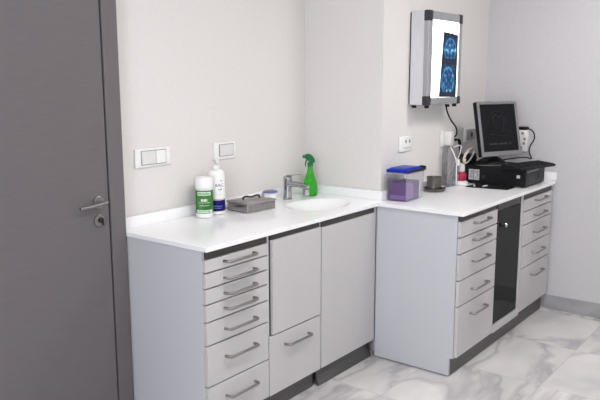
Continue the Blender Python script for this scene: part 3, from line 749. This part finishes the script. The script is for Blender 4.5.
tube(b, [(2.262, -.078, 1.062), (2.262, -.074, 1.035), (2.272, -.060, 1.005), (2.280, -.040, .96), (2.283, -.020, .906)], .0042, 7, 5)
tag(obj('coiled_cable', b, 'cable_beige', smooth=True), 'beige coiled cable loop left of the monitor stand', 'cable')
# x-ray light box
BX0, BX1, BZ0, BZ1, BYF = 1.692, 2.124, 1.423, 1.950, -.086
t = thing('light_box', 'aluminium wall light box glowing white with blue film clipped on', 'light box', (BX0, YB-.001, BZ0))
W, Hh, Dp = BX1-BX0, BZ1-BZ0, (YB-.001)-BYF
b = BM(); box(b, 0, W, -Dp+.03, -.008, 0, Hh, .001, 1); obj('housing', b, 'alu_light', t)
b = BM(); box(b, .004, W-.004, -.008, 0, .004, Hh-.004); obj('back_plate', b, 'black', t)
b = BM(); f = .048; f2 = .038
b2 = [( -.001, f, 0, Hh), (W-f2, W+.001, 0, Hh)]
for x0, x1, z0, z1 in b2: box(b, x0, x1, -Dp, -Dp+.0295, z0+.040, z1-.040, .003)
box(b, .05, W-.034, -Dp, -Dp+.0295, 0, .040, .003); box(b, .05, W-.034, -Dp, -Dp+.0295, Hh-.046, Hh, .003)
obj('front_frame', b, 'alu', t)
for x0, x1, z0, z1 in ((-.003, f-.004, -.003, .052), (W-f2-.004, W+.003, -.003, .044), (-.003, f-.004, Hh-.058, Hh+.003), (W-f2-.004, W+.003, Hh-.052, Hh+.003)):
    b = BM(); box(b, x0, x1, -Dp-.003, -Dp+.033, z0, z1, .006, 2); obj('corner_cap', b, 'darkcorner', t, smooth=True)
b = BM(); box(b, f-.002, W-f2+.002, -Dp+.004, -Dp+.012, .036, Hh-.042); obj('diffuser', b, 'boxglow', t)
for x, y in ((.035, -.02), (.035, -Dp+.02), (W-.13, -Dp+.02), (W-.035, -Dp+.02)):
    b = BM(); lathe(b, [(.013, -.016), (.014, -.013), (.014, 0)], 16, (x, y, -.003)); obj('foot', b, 'black', t, smooth=True)
# film: slightly tapered strip clipped to the glowing face, reaching the right frame
fc = (1.968, BYF+.0015, 1.652)
b = BM(); prism(b, [(-.128, -.186), (.100, -.190), (.104, .180), (-.088, .190)], -.0004, .0004, axis='Y')
tag(obj('xray_film', b, 'film', loc=fc), 'dark blue x-ray film with two skull images on the glowing light box', 'x-ray film')

# ------------------------------------------------------------------ lamps of the room, one of them added (in the ceiling, above the picture)
def ceiling_light(x, y, w, d, label):
    t = thing('ceiling_light', label, 'ceiling light', (x, y, 2.7))
    b = BM()
    for q in ((-w/2-.03, w/2+.03, -d/2-.03, -d/2), (-w/2-.03, w/2+.03, d/2, d/2+.03), (-w/2-.03, -w/2, -d/2, d/2), (w/2, w/2+.03, -d/2, d/2)):
        box(b, q[0], q[1], q[2], q[3], -.02, -.0005)
    obj('frame', b, 'white', t)
    b = BM(); box(b, -w/2+.001, w/2-.001, -d/2+.001, d/2-.001, -.012, -.001); obj('diffuser', b, 'lampglow', t)
ceiling_light(1.75, -1.45, .6, .6, 'added square ceiling light panel above the stepped forward cabinets')  # unseen panel, added to brighten the right run and right wall
ceiling_light(.15, -1.25, .6, .6, 'square ceiling light panel nearer the grey door')
ceiling_light(-1.9, -2.3, .6, .6, 'square ceiling light panel at the far end from the worktop')

# added cool area light for daylight from the left; no window is built
ld = bpy.data.lights.new('daylight', 'AREA'); ld.shape = 'RECTANGLE'; ld.size = 1.6; ld.size_y = 1.4; ld.energy = 60; ld.color = (.86, .92, 1)
lo2 = bpy.data.objects.new('daylight', ld); C.objects.link(lo2); lo2.location = (-3.1, -1.6, 1.5); lo2.rotation_euler = (0, math.radians(-90), 0)

w = bpy.data.worlds.new('world'); bpy.context.scene.world = w; w.use_nodes = True
w.node_tree.nodes['Background'].inputs[0].default_value = (.8, .85, 1, 1); w.node_tree.nodes['Background'].inputs[1].default_value = .3

# ------------------------------------------------------------------ repeats belong to groups
for o in C.objects:
    if o.parent or 'label' not in o: continue
    for key, grp in (('drawer_cabinet', 'drawer cabinets under the worktop'), ('base_cabinet', 'door cabinets under the worktop'), ('light_switch', 'light switches on the wall'),
                     ('wall_socket', 'wall sockets above the right worktop'), ('ceiling_light', 'ceiling light panels'), ('charger_cable', 'white charger cables'), ('hanging_cable', 'black hanging cables')):
        if o.name.split('.')[0] == key: o['group'] = grp

# ------------------------------------------------------------------ camera
cam = bpy.data.cameras.new('camera'); co = bpy.data.objects.new('camera', cam); C.objects.link(co)
yaw, pitch, roll, f = .9127, -.1706, -.0017, 696.82
fw = Vector((math.sin(yaw)*math.cos(pitch), math.cos(yaw)*math.cos(pitch), math.sin(pitch)))
r = Vector((math.cos(yaw), -math.sin(yaw), 0)); u = r.cross(fw)
r2 = r*math.cos(roll)+u*math.sin(roll); u2 = -r*math.sin(roll)+u*math.cos(roll)
Rm = Matrix((r2, u2, -fw)).transposed().to_4x4()
co.matrix_world = Matrix.Translation((-1.9269, -1.9664, 1.5661)) @ Rm
cam.sensor_width = 36; cam.lens = f/600*36; cam.clip_start = .05
sc = bpy.context.scene; sc.camera = co
sc.view_settings.view_transform = 'Standard'; sc.view_settings.look = 'None'; sc.view_settings.gamma = 1; sc.view_settings.exposure = 0
sc.view_settings.use_curve_mapping = False
sc.cycles.use_denoising = True; sc.cycles.max_bounces = 10
